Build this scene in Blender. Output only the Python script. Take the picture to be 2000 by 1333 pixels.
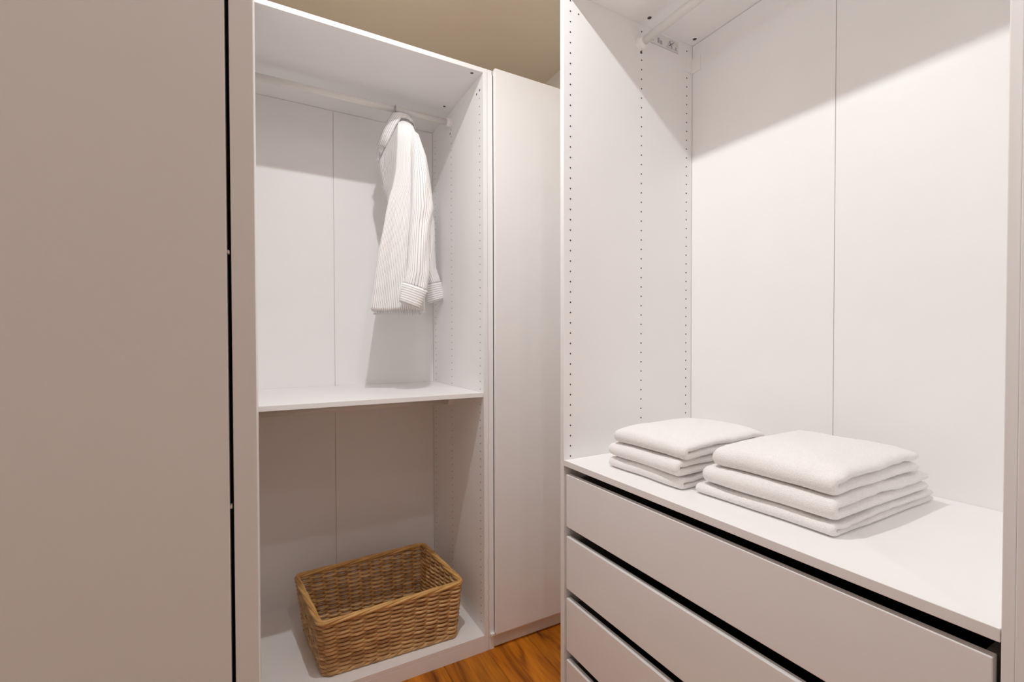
import bpy, bmesh, math, random
from mathutils import Vector, Matrix
random.seed(7)
PI = math.pi
for o in list(bpy.data.objects): bpy.data.objects.remove(o, do_unlink=True)
SC = bpy.context.scene
COL = SC.collection

# ------------------------------------------------------------------ camera, world, light, exposure
W_PX = 2000.0
F_PX, YAW, PITCH, ROLL = 902.2, 28.996, 0.8822, -0.1169
CAM_H, CX, CY = 1.265, 1005.0, 680.7
def camera():
    y, p, r = (math.radians(a) for a in (YAW, PITCH, ROLL))
    F = Vector((math.sin(y)*math.cos(p), math.cos(y)*math.cos(p), -math.sin(p)))
    R = Vector((math.cos(y), -math.sin(y), 0)); U = R.cross(F)
    R2 = R*math.cos(r)+U*math.sin(r); U2 = -R*math.sin(r)+U*math.cos(r)
    c = bpy.data.cameras.new('camera'); o = bpy.data.objects.new('camera', c); COL.objects.link(o)
    m = Matrix((R2, U2, -F)).transposed().to_4x4(); m.translation = (0, 0, CAM_H); o.matrix_world = m
    c.sensor_fit = 'HORIZONTAL'; c.sensor_width = 36; c.lens = F_PX/W_PX*36
    c.shift_x = -(CX-1000)/W_PX; c.shift_y = (CY-666.5)/W_PX
    c.clip_start = 0.01; SC.camera = o
camera()
wd = bpy.data.worlds.new('world'); SC.world = wd; wd.use_nodes = True
wd.node_tree.nodes['Background'].inputs[0].default_value = (1, .95, .9, 1)
wd.node_tree.nodes['Background'].inputs[1].default_value = 0.02
vs = SC.view_settings
vs.view_transform = 'Standard'; vs.look = 'None'; vs.gamma = 1; vs.use_curve_mapping = False
vs.exposure = 0.0
SC.cycles.max_bounces = 24; SC.cycles.diffuse_bounces = 16; SC.cycles.glossy_bounces = 6
LAMP_W = 13.7          # each recessed downlight
LAMP_COL = (.99, .99, 1.0)
# recessed downlights in a row along the ceiling: x, y, share of LAMP_W
SPOTS = ((.33, .98, 1.0), (.33, .20, .27), (.33, -.58, .20))  # third lamp is unseen fill, added to brighten the near panels

# ------------------------------------------------------------------ measures (metres)
T = .018
ZB, ZT = .0666, 2.3393; ZTOP = ZT+T
LX, LD, LDEP = .7945, 1.6885, .6138          # open unit: inner right face, front plane, depth to back
LX0 = LX-.964
RX, RF, RDEP = .8238, 1.1737, .5708          # drawer unit: front plane, far inner face, depth
RN = RF-.964
ZS, ZC = 1.0568, .8963
CEIL = 2.707; WR = 1.415; WL = -.64; WB = 2.345; WF = -1.9

# ------------------------------------------------------------------ materials
def nodes(name):
    m = bpy.data.materials.new(name); m.use_nodes = True
    nt = m.node_tree; return m, nt, nt.nodes['Principled BSDF']
def N(nt, t, **kw):
    n = nt.nodes.new(t)
    for k, v in kw.items():
        if k.startswith('i_'):
            n.inputs[k[2:].replace('_', ' ')].default_value = v
        else: setattr(n, k, v)
    return n
def plain(name, col, rough=.5, bump=0, scale=200, metal=0, var=0):
    m, nt, b = nodes(name); L = nt.links.new
    b.inputs['Base Color'].default_value = (*col, 1); b.inputs['Roughness'].default_value = rough
    b.inputs['Metallic'].default_value = metal
    tc = N(nt, 'ShaderNodeTexCoord')
    if var:
        n = N(nt, 'ShaderNodeTexNoise', i_Scale=6.0); L(tc.outputs['Object'], n.inputs['Vector'])
        r = N(nt, 'ShaderNodeValToRGB'); L(n.outputs[0], r.inputs[0])
        r.color_ramp.elements[0].position = .3; r.color_ramp.elements[1].position = .7
        r.color_ramp.elements[0].color = (*[c*(1-var) for c in col], 1); r.color_ramp.elements[1].color = (*[min(1, c*(1+var)) for c in col], 1)
        L(r.outputs[0], b.inputs['Base Color'])
    if bump:
        n = N(nt, 'ShaderNodeTexNoise', i_Scale=float(scale), i_Detail=3.0); L(tc.outputs['Object'], n.inputs['Vector'])
        bp = N(nt, 'ShaderNodeBump', i_Strength=float(bump), i_Distance=.001); L(n.outputs[0], bp.inputs['Height']); L(bp.outputs[0], b.inputs['Normal'])
    return m
M = {}
M['white'] = plain('white_laminate', (.885, .88, .876), .42, .03, 300, var=.008)
M['door'] = plain('white_door_foil', (.885, .88, .876), .36, .03, 300, var=.008)
M['plastic'] = plain('white_plastic', (.90, .885, .87), .4, .02, 100)
M['rail'] = plain('white_lacquered_metal', (.82, .80, .77), .32, .01, 100)
M['hole'] = plain('shaded_bore', (.03, .025, .022), .8, .1, 100)  # near black: the shade inside the holes put into the colour
M['screw'] = plain('dark_screw', (.06, .05, .045), .5, .1, 100)
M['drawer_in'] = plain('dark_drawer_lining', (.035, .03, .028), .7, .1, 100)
M['runner'] = plain('grey_metal_runner', (.35, .33, .31), .45, .02, 100, metal=.3)
M['plinth'] = plain('plinth_board', (.74, .70, .66), .45, .03, 300)
M['wall'] = plain('painted_wall', (.83, .81, .78), .9, .25, 120, var=.01)
M['ceiling'] = plain('painted_ceiling', (.80, .71, .585), .92, .2, 120, var=.01)
M['steel'] = plain('steel_wire', (.45, .42, .40), .3, .01, 50, metal=1)
M['paper'] = plain('label_paper', (.78, .76, .77), .6, .02, 100)
M['ink'] = plain('label_ink', (.05, .04, .05), .6, .02, 100)
M['inkgrey'] = plain('label_grey_ink', (.42, .39, .45), .6, .02, 100)
M['subfloor'] = plain('dark_subfloor', (.08, .04, .02), .9, .1, 100)
M['lamp'] = plain('white_lamp_metal', (.8, .8, .8), .4, .01, 50)

def emit(name, col, s):
    m, nt, b = nodes(name)
    b.inputs['Base Color'].default_value = (*col, 1); b.inputs['Emission Color'].default_value = (*col, 1)
    b.inputs['Emission Strength'].default_value = s; return m
M['glow'] = emit('lamp_lens', (1, .95, .9), 2.0)

def wood():
    m, nt, b = nodes('oiled_wood_plank'); L = nt.links.new
    tc = N(nt, 'ShaderNodeTexCoord'); oi = N(nt, 'ShaderNodeObjectInfo')
    off = N(nt, 'ShaderNodeVectorMath', operation='SCALE'); off.inputs[0].default_value = (7, 13, 5); L(oi.outputs['Random'], off.inputs['Scale'])
    add = N(nt, 'ShaderNodeVectorMath', operation='ADD'); L(tc.outputs['Object'], add.inputs[0]); L(off.outputs[0], add.inputs[1])
    mp = N(nt, 'ShaderNodeMapping'); mp.inputs['Scale'].default_value = (9, 1.3, 1); L(add.outputs[0], mp.inputs[0])
    n1 = N(nt, 'ShaderNodeTexNoise', i_Scale=2.2, i_Detail=5.0, i_Distortion=.9); L(mp.outputs[0], n1.inputs['Vector'])
    mp2 = N(nt, 'ShaderNodeMapping'); mp2.inputs['Scale'].default_value = (70, 4, 1); L(add.outputs[0], mp2.inputs[0])
    n2 = N(nt, 'ShaderNodeTexNoise', i_Scale=2.0, i_Detail=4.0); L(mp2.outputs[0], n2.inputs['Vector'])
    r = N(nt, 'ShaderNodeValToRGB'); e = r.color_ramp.elements
    e[0].position = .30; e[0].color = (.16, .036, .002, 1); e[1].position = .68; e[1].color = (.69, .24, .013, 1)
    k = e.new(.46); k.color = (.50, .158, .008, 1)
    L(n1.outputs[0], r.inputs[0])
    mx = N(nt, 'ShaderNodeMix', data_type='RGBA', blend_type='MULTIPLY'); mx.inputs[0].default_value = .55
    r2 = N(nt, 'ShaderNodeValToRGB'); r2.color_ramp.elements[0].position = .3; r2.color_ramp.elements[0].color = (.55, .5, .45, 1); r2.color_ramp.elements[1].position = .6
    L(n2.outputs[0], r2.inputs[0]); L(r.outputs[0], mx.inputs[6]); L(r2.outputs[0], mx.inputs[7])
    hs = N(nt, 'ShaderNodeHueSaturation'); mr = N(nt, 'ShaderNodeMapRange'); mr.inputs['To Min'].default_value = .85; mr.inputs['To Max'].default_value = 1.15
    L(oi.outputs['Random'], mr.inputs[0]); L(mr.outputs[0], hs.inputs['Value']); L(mx.outputs[2], hs.inputs['Color'])
    L(hs.outputs[0], b.inputs['Base Color']); b.inputs['Roughness'].default_value = .38; b.inputs['Specular IOR Level'].default_value = .3
    bp = N(nt, 'ShaderNodeBump', i_Strength=.15, i_Distance=.001); L(n2.outputs[0], bp.inputs['Height']); L(bp.outputs[0], b.inputs['Normal'])
    return m
M['wood'] = wood()

def terry():
    m, nt, b = nodes('cream_terry_cloth'); L = nt.links.new
    tc = N(nt, 'ShaderNodeTexCoord')
    n = N(nt, 'ShaderNodeTexNoise', i_Scale=420.0, i_Detail=2.0); L(tc.outputs['Object'], n.inputs['Vector'])
    v = N(nt, 'ShaderNodeTexVoronoi', i_Scale=520.0); L(tc.outputs['Object'], v.inputs['Vector'])
    ad = N(nt, 'ShaderNodeMath', operation='ADD'); L(n.outputs[0], ad.inputs[0]); L(v.outputs['Distance'], ad.inputs[1])
    bp = N(nt, 'ShaderNodeBump', i_Strength=.5, i_Distance=.0016); L(ad.outputs[0], bp.inputs['Height']); L(bp.outputs[0], b.inputs['Normal'])
    r = N(nt, 'ShaderNodeValToRGB'); r.color_ramp.elements[0].position = .3; r.color_ramp.elements[0].color = (.86, .835, .815, 1)
    r.color_ramp.elements[1].position = .65; r.color_ramp.elements[1].color = (.93, .915, .905, 1)
    L(n.outputs[0], r.inputs[0]); L(r.outputs[0], b.inputs['Base Color'])
    b.inputs['Roughness'].default_value = .95; b.inputs['Sheen Weight'].default_value = .35; b.inputs['Sheen Roughness'].default_value = .5
    return m
M['terry'] = terry()

def striped(name, axis):
    m, nt, b = nodes(name); L = nt.links.new
    uv = N(nt, 'ShaderNodeUVMap', uv_map='UVMap'); sp = N(nt, 'ShaderNodeSeparateXYZ'); L(uv.outputs[0], sp.inputs[0])
    mu = N(nt, 'ShaderNodeMath', operation='MULTIPLY'); mu.inputs[1].default_value = 1/.0088; L(sp.outputs[axis], mu.inputs[0])
    fr = N(nt, 'ShaderNodeMath', operation='FRACT'); L(mu.outputs[0], fr.inputs[0])
    pp = N(nt, 'ShaderNodeMath', operation='LESS_THAN'); pp.inputs[1].default_value = .19; L(fr.outputs[0], pp.inputs[0])
    mx = N(nt, 'ShaderNodeMix', data_type='RGBA'); mx.inputs[6].default_value = (.95, .945, .94, 1); mx.inputs[7].default_value = (.40, .38, .40, 1)
    L(pp.outputs[0], mx.inputs[0]); L(mx.outputs[2], b.inputs['Base Color'])
    b.inputs['Roughness'].default_value = .85
    tc = N(nt, 'ShaderNodeTexCoord'); n = N(nt, 'ShaderNodeTexNoise', i_Scale=900.0); L(tc.outputs['Object'], n.inputs['Vector'])
    bp = N(nt, 'ShaderNodeBump', i_Strength=.15, i_Distance=.0005); L(n.outputs[0], bp.inputs['Height']); L(bp.outputs[0], b.inputs['Normal'])
    return m
M['shirt'] = striped('striped_cotton', 0); M['shirt_h'] = striped('striped_cotton_cross', 1)

def wicker(name, c0, c1):
    m, nt, b = nodes(name); L = nt.links.new
    at = N(nt, 'ShaderNodeAttribute', attribute_name='tone')
    tc = N(nt, 'ShaderNodeTexCoord'); n = N(nt, 'ShaderNodeTexNoise', i_Scale=28.0, i_Detail=4.0); L(tc.outputs['Object'], n.inputs['Vector'])
    ad = N(nt, 'ShaderNodeMath', operation='ADD'); L(at.outputs['Fac'], ad.inputs[0]); L(n.outputs[0], ad.inputs[1])
    hf = N(nt, 'ShaderNodeMath', operation='MULTIPLY'); hf.inputs[1].default_value = .5; L(ad.outputs[0], hf.inputs[0])
    r = N(nt, 'ShaderNodeValToRGB'); e = r.color_ramp.elements
    e[0].position = .3; e[0].color = (*c0, 1); e[1].position = .7; e[1].color = (*c1, 1)
    L(hf.outputs[0], r.inputs[0]); L(r.outputs[0], b.inputs['Base Color']); b.inputs['Roughness'].default_value = .42
    n2 = N(nt, 'ShaderNodeTexNoise', i_Scale=300.0); L(tc.outputs['Object'], n2.inputs['Vector'])
    bp = N(nt, 'ShaderNodeBump', i_Strength=.25, i_Distance=.0008); L(n2.outputs[0], bp.inputs['Height']); L(bp.outputs[0], b.inputs['Normal'])
    return m
M['wicker'] = wicker('wicker_willow', (.38, .20, .075), (.80, .54, .25))
M['wicker_rim'] = wicker('wicker_rim_willow', (.52, .28, .085), (.80, .50, .19))

# ------------------------------------------------------------------ builders
def tag(o, label=None, cat=None, group=None, kind=None):
    if label: o['label'] = label
    if cat: o['category'] = cat
    if group: o['group'] = group
    if kind: o['kind'] = kind
    return o
def thing(name, loc, label, cat, group=None, rz=0):
    o = bpy.data.objects.new(name, None); COL.objects.link(o); o.location = loc; o.rotation_euler.z = rz
    o.empty_display_size = .05
    WLOC[o] = Vector(loc); return tag(o, label, cat, group)
WLOC = {}
def link(name, me, mat, parent=None, loc=(0, 0, 0)):
    """mesh object whose world origin is loc (parents carry no rotation)"""
    o = bpy.data.objects.new(name, me); COL.objects.link(o)
    if mat is not None and not me.materials: me.materials.append(M[mat] if isinstance(mat, str) else mat)
    loc = Vector(loc); WLOC[o] = loc
    if parent: o.parent = parent; o.location = loc-WLOC[parent]
    else: o.location = loc
    return o
def box(name, x0, x1, y0, y1, z0, z1, mat, parent=None, bev=.0008, seg=1):
    c = Vector(((x0+x1)/2, (y0+y1)/2, (z0+z1)/2)); bm = bmesh.new()
    bmesh.ops.create_cube(bm, size=1)
    bmesh.ops.scale(bm, vec=(abs(x1-x0), abs(y1-y0), abs(z1-z0)), verts=bm.verts)
    if bev: bmesh.ops.bevel(bm, geom=list(bm.edges), offset=bev, segments=seg, affect='EDGES', profile=.5)
    me = bpy.data.meshes.new(name); bm.to_mesh(me); bm.free()
    return link(name, me, mat, parent, c)
def smooth(o):
    for p in o.data.polygons: p.use_smooth = True
    return o
def frames(pts, closed):
    n = len(pts); ts = []
    for i in range(n):
        a = pts[(i-1) % n] if closed else pts[max(i-1, 0)]; b = pts[(i+1) % n] if closed else pts[min(i+1, n-1)]
        t = (b-a); ts.append(t.normalized() if t.length > 1e-9 else Vector((0, 0, 1)))
    return ts
def tube(bm, pts, r, sides=6, closed=False, cap=True, up=Vector((0, 0, 1)), tone=None, lay=None):
    pts = [Vector(p) for p in pts]; ts = frames(pts, closed); rings = []
    for i, (p, t) in enumerate(zip(pts, ts)):
        u = up if abs(t.dot(up)) < .95 else Vector((1, 0, 0))
        a = t.cross(u).normalized(); b = a.cross(t)
        rr = r[i] if isinstance(r, (list, tuple)) else r
        ring = [bm.verts.new(p+(a*math.cos(2*PI*k/sides)+b*math.sin(2*PI*k/sides))*rr) for k in range(sides)]
        if lay is not None:
            for v in ring: v[lay] = tone[i] if isinstance(tone, list) else tone
        rings.append(ring)
    n = len(rings)
    for i in range(n if closed else n-1):
        A, B = rings[i], rings[(i+1) % n]
        for k in range(sides): bm.faces.new((A[k], A[(k+1) % sides], B[(k+1) % sides], B[k]))
    if cap and not closed:
        bm.faces.new(rings[0][::-1]); bm.faces.new(rings[-1])
def bm_obj(name, bm, mat, parent=None, loc=(0, 0, 0), sm=False):
    loc = Vector(loc); bmesh.ops.translate(bm, vec=-loc, verts=bm.verts)
    bmesh.ops.recalc_face_normals(bm, faces=bm.faces)
    me = bpy.data.meshes.new(name); bm.to_mesh(me); bm.free()
    o = link(name, me, mat, parent, loc)
    if sm: smooth(o)
    return o
def rod(name, a, b, r, mat, parent, sides=20):
    bm = bmesh.new(); tube(bm, [a, b], r, sides); o = bm_obj(name, bm, mat, parent, (Vector(a)+Vector(b))/2)
    for p in o.data.polygons: p.use_smooth = len(p.vertices) == 4
    return o
def discs(name, centres, normal, r, parent, mat='hole', sides=10, depth=.0004):
    """little drilled peg holes, each a raised disc coloured dark for the shade inside, joined: far too many and small to pick apart"""
    bm = bmesh.new(); n = Vector(normal)
    u = Vector((0, 0, 1)) if abs(n.z) < .5 else Vector((1, 0, 0)); a = n.cross(u).normalized(); b = n.cross(a)
    for c in centres:
        c = Vector(c)
        ring = [bm.verts.new(c+n*depth+(a*math.cos(2*PI*k/sides)+b*math.sin(2*PI*k/sides))*r) for k in range(sides)]
        low = [bm.verts.new(v.co-n*depth*2) for v in ring]
        bm.faces.new(ring)
        for k in range(sides): bm.faces.new((ring[k], low[k], low[(k+1) % sides], ring[(k+1) % sides]))
    return bm_obj(name, bm, mat, parent, centres[0])

# ------------------------------------------------------------------ the room
def struct(o): o['kind'] = 'structure'; return o
fl = struct(box('floor', WL, WR, WF, WB, -.08, -.014, 'subfloor', bev=0))
PW = .187; x = .806-PW*8; ci = 0; plank_mesh = {}
while x < WR:
    xa, xb = max(x, WL), min(x+PW, WR); y = WF-random.uniform(.1, 1.1)
    while y < WB and xb-xa > .02:
        y1 = y+1.25; ya, yb = max(y, WF), min(y1, WB)
        if yb-ya > .03: box('plank', xa+.0005, xb-.0005, ya+.0005, yb-.0005, -.0139, 0, 'wood', fl, .0007)
        y = y1
    x += PW
struct(box('ceiling', WL-.1, WR+.1, WF-.1, WB+.1, CEIL, CEIL+.1, 'ceiling', bev=0))
struct(box('wall_back', WL-.1, WR+.1, WB, WB+.1, -.08, CEIL, 'wall', bev=0))
struct(box('wall_right', WR, WR+.1, WF-.1, WB, -.08, CEIL, 'wall', bev=0))
struct(box('wall_left', WL-.1, WL, WF-.1, WB, -.08, CEIL, 'wall', bev=0))
struct(box('wall_front', WL, WR, WF-.1, WF, -.08, CEIL, 'wall', bev=0))

# ------------------------------------------------------------------ lamps
def downlights():
    names = ('round recessed ceiling downlight above the drawer wardrobe aisle', 'round recessed ceiling downlight right above the viewer', 'added round recessed fill light in the ceiling behind the viewer')
    for (x, y, share), nm in zip(SPOTS, names):
        t = thing('downlight', (x, y, CEIL), nm, 'lamp', 'ceiling downlights')
        bm = bmesh.new(); prof = [(.030, -.002), (.033, -.006), (.040, -.006), (.042, 0), (.042, .0)]
        rings = [[bm.verts.new((x+r*math.cos(2*PI*k/28), y+r*math.sin(2*PI*k/28), CEIL+z)) for k in range(28)] for r, z in prof[:4]]
        for A, B in zip(rings, rings[1:]):
            for k in range(28): bm.faces.new((A[k], A[(k+1) % 28], B[(k+1) % 28], B[k]))
        bm_obj('trim_ring', bm, 'lamp', t, (x, y, CEIL), True)
        bm = bmesh.new(); bm.faces.new([bm.verts.new((x+.029*math.cos(2*PI*k/28), y+.029*math.sin(2*PI*k/28), CEIL-.002)) for k in range(28)][::-1])
        bm_obj('lens', bm, 'glow', t, (x, y, CEIL))
        l = bpy.data.lights.new('downlight_lamp', 'AREA'); l.shape = 'DISK'; l.size = .04; l.energy = LAMP_W*share; l.color = LAMP_COL
        o = bpy.data.objects.new('downlight_lamp', l); COL.objects.link(o); o.parent = t; o.location = (0, 0, -.008)
downlights()

# ------------------------------------------------------------------ open wardrobe with hanging rail and shelf (far)
PITCH_H = .032
def rail_bracket(name, p, n, parent):
    """cup that carries a rail end: p on the panel, n points into the unit"""
    p = Vector(p); n = Vector(n); bm = bmesh.new()
    tube(bm, [p, p+n*.012], .021, 20); tube(bm, [p+n*.012, p+n*.024], [.0185, .016], 20)
    return bm_obj(name, bm, 'plastic', parent, p)
U = thing('open_wardrobe', ((LX0+LX)/2, LD+.3, 0), 'open white wardrobe with hanging rail, middle shelf and wicker basket at the bottom', 'wardrobe')
yb = LD+LDEP
spL = box('side_panel', LX0-T, LX0, LD, yb+.02, 0, ZTOP, 'white', U)
spR = box('side_panel', LX, LX+T, LD, yb+.02, 0, ZTOP, 'white', U)
topp = box('top_panel', LX0, LX, LD, yb+.02, ZT, ZTOP, 'white', U)
botp = box('bottom_panel', LX0, LX, LD, yb, ZB-T, ZB, 'white', U)
box('plinth', LX0, LX, LD, LD+T, 0, ZB-T-.0004, 'white', U, .0006)
mid = LX-.482
box('back_panel', LX0, mid-.0009, yb, yb+.004, ZB-T, ZT-.0012, 'white', U, .0006)
box('back_panel', mid+.0009, LX-.0012, yb, yb+.004, ZB-T, ZT-.0012, 'white', U, .0006)
box('back_rail', LX0, LX, yb+.0045, yb+.018, .02, ZT, 'plinth', U, 0)
box('shelf', LX0+.001, LX-.001, LD+.004, yb-.001, ZS-T, ZS, 'white', U, .001, 2)
ym = LD+.3515
for zr in (2.282, ZS-T-.055):
    a, b = (LX0+.004, ym, zr), (LX-.004, ym, zr)
    r_ = rod('clothes_rail', a, b, .0135, 'rail', U, 24)
    rail_bracket('rail_bracket', (LX, ym, zr), (-1, 0, 0), r_); rail_bracket('rail_bracket', (LX0, ym, zr), (1, 0, 0), r_)
zh = 2.2198; hl = []
for yy in (LD+.036, ym, LD+.576):
    for k in range(-2, 67):
        z = zh-PITCH_H*k
        if abs(z-(ZS-T/2)) > .012: hl.append((yy, z))
tag(discs('peg_holes', [(LX, y, z) for y, z in hl], (-1, 0, 0), .0024, spR), kind='stuff')
tag(discs('peg_holes', [(LX0, y, z) for y, z in hl], (1, 0, 0), .0024, spL), kind='stuff')
for x_, y_ in ((.757, 1.714), (.753, 2.016)):
    discs('cam_screw', [(x_, y_, ZT)], (0, 0, -1), .0062, topp, 'screw', 14)
for y_, z_ in ((LD+.033, 2.285), (LD+.063, 2.282), (ym+.012, 2.238)):
    discs('cam_screw', [(LX, y_, z_)], (-1, 0, 0), .0045, spR, 'screw', 12)

# ------------------------------------------------------------------ closed wardrobe beside it
V = thing('closed_wardrobe', (1.07, LD+.3, 0), 'tall closed white wardrobe door right of the open basket wardrobe', 'wardrobe')
x0, x1 = LX+T+.0016, 1.345
box('side_panel', x0, x0+.0225, LD, yb, 0, ZTOP, 'white', V); box('side_panel', x1-T, x1, LD, yb, 0, ZTOP, 'white', V)
box('top_panel', x0+T, x1-T, LD, yb, ZT, ZTOP, 'white', V); box('bottom_panel', x0+T, x1-T, LD, yb, ZB-T, ZB, 'white', V)
box('back_panel', x0+T, x1-T, yb-.004, yb, ZB, ZT, 'white', V)
box('plinth', x0+T, x1-T, LD+.004, LD+.02, .004, ZB-T, 'plinth', V)
box('foot', x0+.004, x0+.020, LD-.014, LD, ZB-.006, ZB+.004, 'plastic', V)
box('door', .8375, x1-.003, LD-.0205, LD-.0025, ZB+.0015, ZTOP+.001, 'door', V, .0014, 2)

# ------------------------------------------------------------------ drawer wardrobe (right)
Rw = thing('drawer_wardrobe', (RX+.29, (RF+RN)/2, 0), 'open white wardrobe with four drawers and towels on its worktop', 'wardrobe')
xb_ = RX+RDEP
sF = box('side_panel', RX, xb_+.02, RF, RF+T, 0, ZTOP, 'white', Rw)
sN = box('side_panel', RX, xb_+.02, RN-.0125, RN, 0, ZTOP, 'white', Rw, .0012, 2)
tp = box('top_panel', RX, xb_+.02, RN, RF, ZT, ZTOP, 'white', Rw)
box('bottom_panel', RX, xb_, RN, RF, ZB-T, ZB, 'white', Rw); box('plinth', RX, RX+T, RN, RF, 0, ZB-T-.0004, 'white', Rw)
ms = RF-.482
box('back_panel', xb_, xb_+.004, ms+.0008, RF-.0014, ZB-T, ZT-.0014, 'white', Rw, .0006)
box('back_panel', xb_, xb_+.004, RN, ms-.0008, ZB-T, ZT-.0014, 'white', Rw, .0006)
box('back_rail', xb_+.0045, xb_+.018, RN, RF, .02, ZT, 'plinth', Rw, 0)
box('worktop', RX, xb_-.0008, RN+.0008, RF-.0008, ZC-T, ZC, 'white', Rw, .001, 2)
xm = RX+.3216
r_ = rod('clothes_rail', (xm-.006, RF-.004, 2.270), (xm-.006, RN+.004, 2.270), .0135, 'rail', Rw, 24)
rail_bracket('rail_bracket', (xm-.006, RF, 2.270), (0, -1, 0), r_); rail_bracket('rail_bracket', (xm-.006, RN, 2.270), (0, 1, 0), r_)
hr = []
for xx in (RX+.0256, xm, RX+.542):
    for k in range(-3, 70):
        z = 2.3136-.032*k
        if z > .15 and abs(z-(ZC-T/2)) > .012 and z < ZT-.01: hr.append((xx, z))
hr.append((.8806, 2.2824))
tag(discs('peg_holes', [(x, RF, z) for x, z in hr], (0, -1, 0), .0025, sF), kind='stuff')
tag(discs('peg_holes', [(x, RN, z) for x, z in hr], (0, 1, 0), .0025, sN), kind='stuff')
for x_, y_ in ((1.1466, 1.139), (1.368, 1.1406)): discs('cam_screw', [(x_, y_, ZT)], (0, 0, -1), .0068, tp, 'screw', 16)
discs('cam_screw', [(xm-.002, RF, 2.243)], (0, -1, 0), .0048, sF, 'screw', 12)
# corner clip
bm = bmesh.new()
P = [(1.3565, RF), (xb_, RF), (xb_, 1.1355), (xb_-.003, 1.1355), (xb_-.0055, RF-.004), (1.3565, RF-.003)]
lo = [bm.verts.new((a, b, 2.2385)) for a, b in P]; hi = [bm.verts.new((a, b, 2.2895)) for a, b in P]
bm.faces.new(lo[::-1]); bm.faces.new(hi)
for k in range(6): bm.faces.new((lo[k], lo[(k+1) % 6], hi[(k+1) % 6], hi[k]))
bm_obj('corner_clip', bm, 'plastic', Rw, (xb_, RF, 2.26))
# printed safety label on the far side panel
lab = box('warning_label', 1.184, 1.322, RF-.0006, RF, 2.289, 2.333, 'paper', sF, 0)
def strokes(name, segs, w, mat, parent, y):
    bm = bmesh.new()
    for (xa, za), (xc, zc) in segs:
        d = Vector((xc-xa, 0, zc-za)); n = Vector((-d.z, 0, d.x)).normalized()*w/2
        a, b = Vector((xa, y, za)), Vector((xc, y, zc))
        bm.faces.new([bm.verts.new(q) for q in (a+n, b+n, b-n, a-n)])
    return tag(bm_obj(name, bm, mat, parent, (1.25, y, 2.31)), kind='stuff')
yl = RF-.0010
strokes('print', [((1.186, 2.291), (1.320, 2.291)), ((1.262, 2.298), (1.283, 2.326)), ((1.283, 2.326), (1.300, 2.326)), ((1.300, 2.326), (1.284, 2.298)), ((1.284, 2.298), (1.262, 2.298)),
                  ((1.300, 2.326), (1.318, 2.314)), ((1.284, 2.298), (1.318, 2.299))], .0013, 'inkgrey', lab, yl)
strokes('print', [((1.272, 2.303), (1.296, 2.321)), ((1.276, 2.322), (1.290, 2.301))], .0022, 'ink', lab, yl-.0002)
strokes('print', [((1.196, 2.301), (1.196, 2.316)), ((1.224, 2.300), (1.224, 2.318)), ((1.236, 2.298), (1.236, 2.312)), ((1.305, 2.304), (1.312, 2.304))], .010, 'inkgrey', lab, yl+.0001)
# drawers
DX = RX+.005
for i in range(4):
    zt = .853-.193*i; z0 = zt-.163
    d = box('drawer', DX, DX+.016, RN+.0085, RF-.0065, z0, zt, 'door', Rw, .0016, 2)
    box('drawer_side', DX+.017, xb_-.03, RF-.024, RF-.012, z0+.02, zt-.012, 'runner', d); box('drawer_side', DX+.017, xb_-.03, RN+.014, RN+.026, z0+.02, zt-.012, 'runner', d)
    box('drawer_base', DX+.017, xb_-.03, RN+.027, RF-.025, z0+.015, z0+.025, 'drawer_in', d); box('drawer_back', xb_-.029, xb_-.017, RN+.014, RF-.012, z0+.02, zt-.03, 'drawer_in', d)
    box('runner', DX+.02, xb_-.05, RF-.010, RF-.0005, z0+.005, z0+.045, 'runner', d); box('runner', DX+.02, xb_-.05, RN+.0005, RN+.010, z0+.005, z0+.045, 'runner', d)

# ------------------------------------------------------------------ near wardrobes at the picture's sides
Lw = thing('closed_wardrobe', (-.31, 1.07, 0), 'large plain white wardrobe side panel filling the left edge, door edge beside a dark gap', 'wardrobe')
ya, yc = .45, 1.676
box('side_panel', -.60, -.0223, ya, ya+T, 0, ZTOP , 'white', Lw, .0005); box('side_panel', -.60, -.0223, yc-T, yc, 0, ZTOP, 'white', Lw)
box('top_panel', -.60, -.0223, ya+T, yc-T, ZT, ZTOP, 'white', Lw); box('bottom_panel', -.60, -.0223, ya+T, yc-T, ZB-T, ZB, 'white', Lw)
box('back_panel', -.60, -.596, ya+T, yc-T, ZB, ZT, 'white', Lw); box('plinth', -.045, -.030, ya+T, yc-T, .003, ZB-T, 'plinth', Lw)
dw = (yc-ya)/3
for i in range(3):
    box('door', -.0192, -.0018, ya+dw*i+(.0015 if i else 0), ya+dw*(i+1)-.0015, 0.012, ZTOP+.001, 'door', Lw, .0006, 2)
for z_ in (1.340, 1.126): box('bumper', -.0222, -.0205, ya+.003, ya+.009, z_-.0015, z_+.0015, 'plastic', Lw, .0004)
box('dark_inner_board', -.59, -.03, ya+T+.001, ya+T+.03, ZB, ZT, 'drawer_in', Lw, 0)  # near-black board just inside the near side panel
Nw = thing('closed_wardrobe', (RX+.29, -.05, 0), 'narrow sliver of white wardrobe front at the right edge beside the drawer unit', 'wardrobe')
yq0, yq1 = -.306, RN-.0130
box('side_panel', RX+.002, xb_+.02, yq1-T, yq1, 0, ZTOP, 'white', Nw); box('side_panel', RX+.002, xb_+.02, yq0, yq0+T, 0, ZTOP, 'white', Nw)
box('top_panel', RX+.002, xb_, yq0+T, yq1-T, ZT, ZTOP, 'white', Nw); box('bottom_panel', RX+.002, xb_, yq0+T, yq1-T, ZB-T, ZB, 'white', Nw)
box('plinth', RX+.03, RX+.045, yq0+T, yq1-T, 0, ZB-T, 'plinth', Nw)
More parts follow.
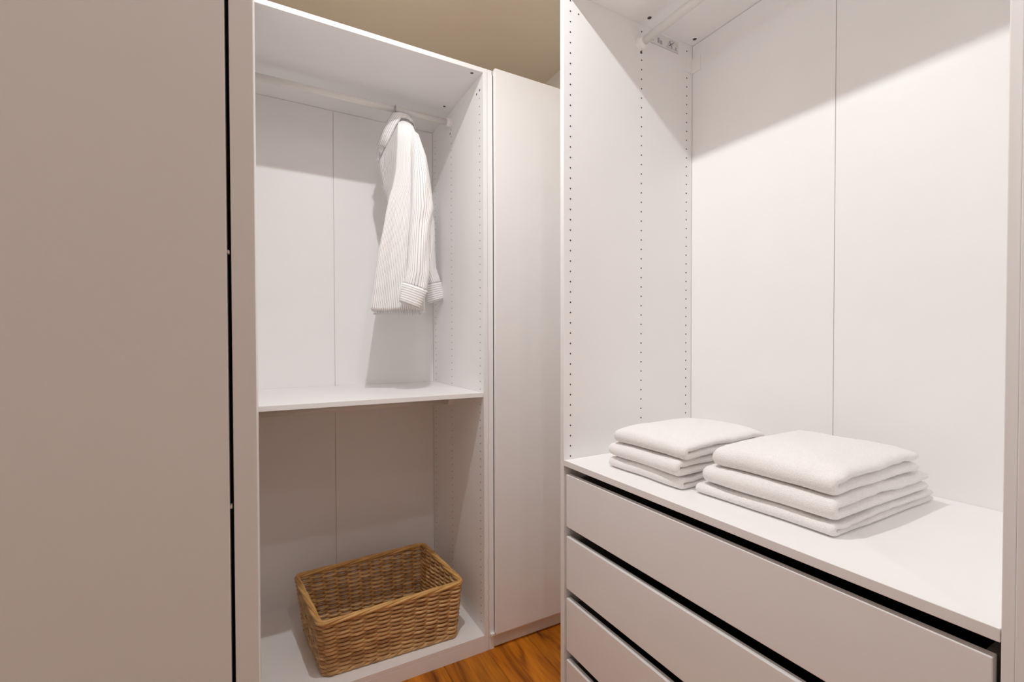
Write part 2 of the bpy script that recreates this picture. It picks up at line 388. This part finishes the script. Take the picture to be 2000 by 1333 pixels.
box('door', RX-.004, RX+.001, yq0, yq1-.0005, .012, ZTOP+.001, 'door', Nw, .001, 2)

# ------------------------------------------------------------------ towels
def noise3(p, s=0):
    from mathutils import noise
    return noise.noise(Vector(p)+Vector((s*3.17, s*1.31, s*2.77)))
def towel(label, x0, x1, y0, y1, z0, th, seed, rot=0, lift=0., open_=.0025, sag=None, skew=0., dome=0.):
    """folded cloth: a thick soft sheet folded over along its aisle-side edge, ends towards the viewer"""
    rnd = random.Random(seed); w = x1-x0; ln = y1-y0; t = (th-open_)/2; r = t/2+open_/2
    ns, ny = 66, 52
    path = []                                         # centre line of the sheet: lower layer, fold, upper layer
    flat = w-r-t/2; arc = PI*r; tot = 2*flat+arc
    def cl(s):
        if s < flat: return (w-s, t/2, Vector((0, 0, -1)))
        if s < flat+arc:
            a = (s-flat)/r; return (r+t/2-r*math.sin(a), t/2+r-r*math.cos(a), Vector((-math.sin(a), 0, -math.cos(a))))
        return (r+t/2+(s-flat-arc), t/2+2*r, Vector((0, 0, 1)))
    # denser sampling at the ends and in the fold
    S = []
    for i in range(ns+1):
        u = i/ns; S.append(u*tot)
    S += [tot*q for q in (.002, .006, .012, .988, .994, .998)] + [flat+arc*k/14 for k in range(15)]; S = sorted(set(S))
    Y = sorted(set([ln*i/ny for i in range(ny+1)]+[ln*q for q in (.003, .008, .016, .028, .972, .984, .992, .997)]))
    bm = bmesh.new(); up = []; lo = []; R_ = t*.62
    c, s_ = math.cos(rot), math.sin(rot)
    for s in S:
        ru, rl = [], []
        px, pz, n = cl(s)
        for y in Y:
            d = min(y, ln-y, s, tot-s)
            h = t/2*(math.sqrt(max(0, 1-(1-min(d/R_, 1))**2)))
            top = s > flat+arc/2
            yy = y+noise3((s*7, y*2, seed), 1)*.004
            e_near = max(0, 1-y/.10)**2; e_x = max(0, (px-w*.55)/(w*.45))**2
            out = []
            for sg in (1, -1):
                q = Vector((px, yy, pz))+n*h*sg
                q.x += noise3((y*9, pz*12, seed), 2)*.006+skew*(y/ln-.5)
                base = q.z
                wav = (noise3((q.x*9, q.y*9, seed), 3)-.75)*.004+noise3((q.x*22, q.y*22, seed), 4)*.0012+dome*max(0, math.sin(PI*min(1, max(0, px/w))))*max(0, math.sin(PI*y/ln))
                k = base/th
                q.z += wav*k+lift*k*e_x
                if sag: q.z -= sag*k*(max(0, 1-y/.05)**2)*.5
                if top: q.z += .0035*noise3((q.x*26, 0, seed), 5)*max(0, 1-y/.05)
                q.z += .0007*noise3((q.x*150, q.y*150, q.z*150), 6)
                q.z = max(q.z, .0005)
                if not top and sg == 1 and base < .004: q.z = max(.0005, base)
                q.x += .0006*noise3((q.x*150, q.y*150, q.z*150), 7); q.y += .0008*noise3((q.x*150, q.y*150, q.z*150), 8)
                X, Yv = q.x-w/2, q.y-ln/2
                ed = max(0, 1-q.x/.12)**2+.6*max(0, 1-q.y/.09)**2+.4*max(0, 1-(ln-q.y)/.09)**2      # stack settles at its edges
                q.z = (q.z+z0-ZC)*(1-.10*min(1, ed))-(z0-ZC) if z0-ZC > .002 else q.z*(1-.10*min(1, ed))
                out.append(Vector((X*c-Yv*s_, X*s_+Yv*c, q.z)))
            ru.append(bm.verts.new(out[0])); rl.append(bm.verts.new(out[1]))
        up.append(ru); lo.append(rl)
    for G, fl_ in ((up, 0), (lo, 1)):
        for A, B in zip(G, G[1:]):
            for k in range(len(Y)-1):
                f = (A[k], A[k+1], B[k+1], B[k]); bm.faces.new(f[::-1] if fl_ else f)
    bmesh.ops.remove_doubles(bm, verts=bm.verts, dist=.00005)
    bmesh.ops.recalc_face_normals(bm, faces=bm.faces)
    me = bpy.data.meshes.new('folded_towel'); bm.to_mesh(me); bm.free()
    o = link('folded_towel', me, 'terry', None, ((x0+x1)/2, (y0+y1)/2, z0)); smooth(o)
    return tag(o, label, 'towel', 'folded towels on the worktop')
z = ZC+.0004
towel('bottom folded cream towel of the smaller stack in the far corner', .898, 1.195, .788, 1.052, z, .036, 1, .01)
towel('middle folded cream towel of the smaller stack in the far corner', .892, 1.205, .786, 1.055, z+.0365, .043, 2, -.01)
towel('top folded cream towel of the smaller stack in the far corner', .903, 1.235, .784, 1.042, z+.0805, .045, 3, .02, dome=.006)
towel('bottom folded cream towel of the larger stack nearest the viewer', .924, 1.345, .456, .765, z, .032, 4, .0, open_=.0015)
towel('middle folded cream towel of the larger stack nearest the viewer', .926, 1.320, .454, .752, z+.0325, .046, 5, .0)
towel('top folded cream towel of the larger stack nearest the viewer', .936, 1.288, .461, .730, z+.0795, .050, 6, .0, open_=.004, dome=.008)

# ------------------------------------------------------------------ wicker basket
def basket():
    H = .222
    bot = [Vector(q) for q in ((.197, 1.755, 0), (.690, 1.737, 0), (.668, 2.105, 0), (.160, 2.080, 0))]
    rim = [Vector(q) for q in ((.1765, 1.706, H), (.7145, 1.732, H), (.684, 2.152, H), (.129, 2.114, H))]
    base = Vector((.43, 1.93, ZB))
    for q in bot+rim: q -= Vector((base.x, base.y, 0))
    t = thing('wicker_basket', base, 'rectangular open wicker basket on the wardrobe floor', 'basket')
    nst = [11, 8, 11, 8]; NS = sum(nst)               # stakes on each side, even in all
    def wall(u, h):
        """u in [0, NS): position round the basket; h in [0,1]; returns point, outward normal"""
        u = u % NS; k = 0
        while u >= nst[k]: u -= nst[k]; k += 1
        f = u/nst[k]; a, b = k, (k+1) % 4
        c = [bot[i].lerp(rim[i], h) for i in range(4)]
        p = c[a].lerp(c[b], f); e = (c[b]-c[a]).normalized(); n = Vector((e.y, -e.x, 0))
        rc = .55                                        # round the corners
        d0, d1 = u, nst[k]-u
        for d, oth, sgn in ((d0, (k-1) % 4, 1), (d1, (k+1) % 4, -1)):
            if d < rc:
                o_ = oth; e2 = (c[(o_+1) % 4]-c[o_]).normalized(); n2 = Vector((e2.y, -e2.x, 0)); q = (1-d/rc)
                n = (n*(1+1-q)+n2*q).normalized(); p = p-(n+n2)*.006*q*q
        return p, n
    rows = 25; bm = bmesh.new(); lay = bm.verts.layers.float.new('tone'); rnd = random.Random(3)
    for r in range(rows):
        h = .045+(r+.5)/rows*.905; pts = []; rad = []; tones = []; tone = rnd.random(); ph = PI*(r % 2); per = 6
        for i in range(NS*per):
            u = i/per; hh = h+.007*math.sin(PI*u+ph+.6)*(1 if r % 2 else .6)+.006*noise3((u*.7, r*.5, 0), 1)
            p, n = wall(u, min(hh, .985))
            pts.append(p+n*(.0066*math.sin(PI*u+ph)+.0012*noise3((u*2, r, 5), 2)))
            rad.append(.0059+.0006*noise3((u*.6, r*3.1, 2), 3)); tones.append(min(1, max(0, tone*.55+.45*(.5+.8*noise3((u*.35, r*5.3, 9), 4)))))
        tube(bm, pts, rad, 6, closed=True, tone=tones, lay=lay)
    o = bm_obj('weave', bm, 'wicker', t, base, True); o.location = (0, 0, 0)
    o.data.transform(Matrix.Translation(base)); tag(o, kind='stuff')
    bm = bmesh.new(); lay = bm.verts.layers.float.new('tone')
    for i in range(NS):
        tube(bm, [wall(i+.0001, h)[0] for h in (.02, .3, .6, .97)], .0036, 6, tone=rnd.random(), lay=lay)
    o = bm_obj('stakes', bm, 'wicker', t, (0, 0, 0), True); o.location = (0, 0, 0); tag(o, kind='stuff')
    per = 8
    for j in range(4):                                 # rolled border: four rods winding round each other
        bm = bmesh.new(); lay = bm.verts.layers.float.new('tone'); pts = []; tn = []
        for i in range(NS*per):
            u = i/per; p, n = wall(u, .985); a = u*.33*2*PI/2+j*PI/2
            a = 2*PI*round(NS*.12)/NS*u+j*PI/2
            pts.append(p+n*(.0062*math.cos(a)+.001)+Vector((0, 0, .0052*math.sin(a)+.001))); tn.append(.35+.3*(j % 2)+.25*noise3((u*.5, j, 3), 1))
        tube(bm, pts, .0056, 8, closed=True, tone=tn, lay=lay)
        o = bm_obj('rim_rod', bm, 'wicker_rim', t, (0, 0, 0), True); o.location = (0, 0, 0)
    for j in range(3):                                 # plaited foot
        bm = bmesh.new(); lay = bm.verts.layers.float.new('tone'); pts = []; tn = []
        for i in range(NS*per):
            u = i/per; p, n = wall(u, .045); a = 2*PI*(NS//2)/NS*u*1.0+j*2*PI/3
            pts.append(p+n*(.0055*math.cos(a)+.002)+Vector((0, 0, .0048*math.sin(a)+.0005))); tn.append(.5+.4*noise3((u*.8, j, 7), 1))
        tube(bm, pts, .0046, 7, closed=True, tone=tn, lay=lay)
        o = bm_obj('foot_braid', bm, 'wicker', t, (0, 0, 0), True); o.location = (0, 0, 0)
    bm = bmesh.new(); lay = bm.verts.layers.float.new('tone'); n_ = 36
    c = [q.copy() for q in bot]
    for i in range(n_):
        f = (i+.5)/n_; a = c[0].lerp(c[3], f); b = c[1].lerp(c[2], f)
        tube(bm, [a.lerp(b, k/24)+Vector((0, 0, .012+.003*math.sin(PI*k*.5+PI*i))) for k in range(25)], .0052, 6, tone=rnd.random(), lay=lay)
    o = bm_obj('base_weave', bm, 'wicker', t, (0, 0, 0), True); o.location = (0, 0, 0); tag(o, kind='stuff')
basket()

# ------------------------------------------------------------------ shirt on a hanger
def shirt():
    hook = Vector((.535, ym, 2.282))
    es = Vector((-.254, -.967, 0)).normalized(); ef = Vector((-.967, .254, 0)).normalized()   # towards the near shoulder / the shirt's front
    O = Vector((hook.x, hook.y, 0))-ef*.030
    P3 = lambda s, f, z: O+es*s+ef*f+Vector((0, 0, z))
    base = P3(0, 0, 0)+Vector((0, 0, 1.40))
    # hanger: wire hook over the rail, white arms through the shoulders
    hg = thing('clothes_hanger', hook-Vector((0, 0, .09)), 'white clothes hanger with wire hook carrying the striped shirt', 'hanger')
    bm = bmesh.new(); R_ = .0168; pts = []
    d = ef
    xh = Vector((0, 0, 0))
    for k in range(15):
        a = math.radians(200-k*245/14)
        pts.append(hook+es*(R_*math.cos(a))+Vector((0, 0, R_*math.sin(a))))
    pts += [hook+Vector((0, 0, -.026))+es*.004, hook+Vector((0, 0, -.04)), hook+Vector((0, 0, -.075))]
    tube(bm, pts, .0026, 8, up=ef); bm_obj('hook', bm, 'steel', hg, hook, True)
    bm = bmesh.new(); pts = []; rr = []
    for k in range(-10, 11):
        s = k/10*.185; pts.append(P3(s, .018-.02*abs(k/10), 2.206-.075*abs(k/10)**1.25)); rr.append(.0085 if abs(k) < 10 else .006)
    tube(bm, pts, rr, 10, up=ef); tube(bm, [P3(0, .026, 2.200), P3(0, .028, 2.232)], .009, 12, up=ef)
    bm_obj('arms', bm, 'plastic', hg, hook, True)
    sh = thing('striped_shirt', base, 'white button shirt with thin grey stripes hanging on the rail', 'shirt')
    def mesh(name, grid, uvf, mat, closed=False, th=.0012, sub=True, parent=None):
        bm = bmesh.new(); uvl = bm.loops.layers.uv.new('UVMap'); V_ = [[bm.verts.new(q) for q in row] for row in grid]; n = len(grid[0])
        for i in range(len(grid)-1):
            for k in range(n if closed else n-1):
                k2 = (k+1) % n; f = bm.faces.new((V_[i][k], V_[i][k2], V_[i+1][k2], V_[i+1][k]))
                for lp, (a, b) in zip(f.loops, ((i, k), (i, k+1), (i+1, k+1), (i+1, k))): lp[uvl].uv = uvf(a, b)
        bmesh.ops.recalc_face_normals(bm, faces=bm.faces)
        me = bpy.data.meshes.new(name); loc = grid[len(grid)//2][0].copy()
        bmesh.ops.translate(bm, vec=-loc, verts=bm.verts); bm.to_mesh(me); bm.free()
        o = link(name, me, mat, parent or sh, loc); smooth(o)
        md = o.modifiers.new('cloth', 'SOLIDIFY'); md.thickness = th; md.offset = 0
        return o
    def lerp_tab(tab, z):
        if z >= tab[0][0]: return tab[0][1:]
        for a, b in zip(tab, tab[1:]):
            if z >= b[0]:
                f = (a[0]-z)/(a[0]-b[0]); f = f*f*(3-2*f)*.3+f*.7
                return [p+(q-p)*f for p, q in zip(a[1:], b[1:])]
        return tab[-1][1:]
    # height: half shoulder reach, centre-front f, near-side front f, near-side back f, centre-back f
    tab = [(2.216, .035, .012, .008, -.012, -.025), (2.195, .080, .030, .014, -.022, -.040), (2.165, .140, .050, .018, -.030, -.05), (2.13, .190, .072, .020, -.040, -.06), (2.09, .208, .092, .021, -.05, -.07),
           (2.045, .205, .100, .022, -.055, -.08), (1.95, .195, .083, .028, -.065, -.085), (1.89, .190, .068, .040, -.07, -.085), (1.84, .187, .062, .056, -.075, -.085), (1.772, .185, .068, .070, -.08, -.085),
           (1.612, .18, .092, .099, -.08, -.085), (1.493, .175, .110, .116, -.08, -.085), (1.392, .17, .124, .130, -.08, -.085)]
    nz, na = 60, 120; grid = []
    for i in range(nz+1):
        z = 2.216-(2.216-1.392)*i/nz; pw = 1.0 if z < 1.9 else .8; Wd, fc, fn, bn, bc = lerp_tab(tab, z); row = []; lowf = max(0, (2.0-z)/.6)
        for k in range(na):
            a = k/na*4                                   # 0..1 front near half, 1..2 near side, 2..3 back, 3..4 far side
            if a < 1: g = a; g2 = g**1.5; s = -Wd+2*Wd*g; c = abs(s)/Wd; f = fc+(fn-fc)*c**pw
            elif a < 2: g = a-1; s = Wd+.012*math.sin(PI*g); f = fn+(bn-fn)*g
            elif a < 3: g = a-2; s = Wd-2*Wd*g; c = abs(s)/Wd; f = bc+(bn-bc)*c**1.6
            else: g = a-3; s = -Wd-.012*math.sin(PI*g); f = bn+(fn-bn)*g
            if 1 <= a < 2 or a >= 3:
                wv = math.sin(PI*g)
                s += math.copysign(1, s)*lowf*wv*(.010*math.sin(g*9+z*3)+.005*math.sin(g*21+z*5))
            else: f += lowf*.008*math.sin(g*17+z*2)*math.sin(PI*g)
            zz = z-max(0, abs(s)-.06)*.0
            if z > 2.12: zz = z
            row.append(P3(s, f, zz-.004*math.sin(a*PI*2)*lowf))
        grid.append(row)
    mesh('body', grid, lambda i, k: (k/na*1.0, i/nz*.82), 'shirt', closed=True)
    # shoulder yoke closing the top
    # sleeves: (z, centre f, half width f, half thickness s, s centre)
    def sleeve(tab, sgn, cuff, uo):
        n, g = 20, []; rows = []
        for j, q in enumerate(tab[:-1]):
            for m in range(6): f = m/6; rows.append([a+(b-a)*f for a, b in zip(q, tab[j+1])])
        rows.append(list(tab[-1])); n = 36; ln = 0; prev = None; lens = []
        for z, fc, hw, ht, sc, tl in rows:
            ring = []
            for k in range(n):
                a = 2*PI*k/n; ca, sa = math.cos(a), math.sin(a)
                f = fc+hw*math.copysign(abs(ca)**.8, ca); s = sc*sgn+ht*math.copysign(abs(sa)**.9, sa)
                s += .003*math.sin(z*25+ca*6)*(1 if sa > 0 else .3)
                ring.append(P3(s, f, z+tl*(f-fc)))
            g.append(ring); c = P3(sc, fc, z)
            if prev is not None: ln += (c-prev).length
            prev = c; lens.append(ln)
        mesh('sleeve', g, lambda i, k: (uo+k/n*.30, lens[i]), 'shirt', closed=True)
        z0, f0, h0, t0, s0, tl0 = tab[-1]; z1, f1, h1, t1, s1, tl1 = cuff; g = []
        for m in range(7):
            q = m/6; z, fc, hw, ht, sc, tl = [a+(b-a)*q for a, b in zip((z0+.004, f0, h0*1.04, t0*1.15, s0, tl0), cuff)]
            g.append([P3(sc*sgn+ht*math.copysign(abs(math.sin(2*PI*k/n))**.8, math.sin(2*PI*k/n)), fc+hw*math.cos(2*PI*k/n), z+tl*hw*math.cos(2*PI*k/n)) for k in range(n)])
        mesh('cuff', g, lambda i, k: (k/n*.26, i/6*.075), 'shirt_h', closed=True, th=.002)
    near = [(2.150, -.010, .008, .012, .135, 0), (2.134, -.018, .012, .018, .165, 0), (2.098, -.040, .020, .024, .192, 0), (2.043, -.052, .024, .028, .206, 0), (2.002, -.059, .031, .030, .210, 0), (1.922, -.066, .037, .030, .214, 0),
            (1.798, -.072, .044, .030, .216, 0), (1.734, -.064, .041, .028, .218, 0), (1.653, -.059, .042, .028, .224, .06), (1.536, -.053, .044, .026, .232, .20), (1.479, -.042, .047, .022, .236, .32)]
    sleeve(near, 1, (1.406, -.019, .038, .022, .240, .38), 0)
    far = [(2.15, -.01, .010, .012, .135, 0), (2.12, -.02, .025, .02, .17, 0), (2.06, -.045, .035, .025, .20, 0), (1.95, -.085, .045, .03, .205, 0), (1.85, -.108, .047, .03, .205, 0), (1.72, -.110, .047, .028, .20, 0),
           (1.62, -.118, .042, .026, .195, -.1), (1.545, -.146, .036, .02, .19, -.25)]
    sleeve(far, -1, (1.462, -.158, .040, .018, .19, -.3), .1)
    # collar: stand and folded leaf round the neck
    inner = [(.062, .030, 2.236), (.052, .0, 2.243), (.03, -.03, 2.248), (0, -.04, 2.25), (-.03, -.03, 2.248), (-.052, 0, 2.243), (-.062, .03, 2.236)]
    top = [(.020, .106, 2.112), (.040, .083, 2.165), (.056, .058, 2.212), (.060, .040, 2.240), (.052, .012, 2.250), (.03, -.022, 2.256), (0, -.034, 2.258), (-.03, -.022, 2.256), (-.052, .012, 2.25), (-.06, .04, 2.24), (-.056, .058, 2.212), (-.04, .083, 2.165), (-.02, .106, 2.112)]
    low = [(.048, .070, 2.094), (.068, .050, 2.135), (.082, .028, 2.178), (.084, .006, 2.212), (.074, -.018, 2.217), (.042, -.046, 2.214), (0, -.056, 2.212), (-.042, -.046, 2.214), (-.074, -.018, 2.217), (-.084, .006, 2.212), (-.082, .028, 2.178), (-.068, .05, 2.135), (-.048, .07, 2.094)]
    g = []
    for m in range(5):
        q = m/4; row = []
        for a, b in zip(top, low):
            pa, pb = P3(*a), P3(*b); row.append(pa.lerp(pb, q)+es*(.006*math.sin(PI*q))*(1 if a[0] >= 0 else -1))
        g.append(row)
    mesh('collar', g, lambda i, k: (k*.04, i*.012), 'shirt_h', th=.0022)
    g = []
    for m in range(4):
        q = m/3; g.append([P3(a[0]*.86, a[1]-.004-.010*q, a[2]-.004-.042*q) for a in top])
    mesh('collar_stand', g, lambda i, k: (k*.04, i*.012), 'shirt_h', th=.0018)
    # button placket down the front
    g = []
    for i in range(30):
        z = 2.09-(2.09-1.396)*i/29; Wd, fc, fn, bn, bc = lerp_tab(tab, z); g.append([P3(s, fc+.004, z) for s in (.016, .005, -.005, -.016)])
    pk = mesh('placket', g, lambda i, k: (k*.011, i*.024), 'shirt', th=.0016)
    for i in range(6):
        z = 2.06-.115*i; fc = lerp_tab(tab, z)[1]; a = P3(0, fc+.005, z)
        bm = bmesh.new(); tube(bm, [a, a+ef*.0025], .0052, 14); bm_obj('button', bm, 'plastic', pk, a)
shirt()
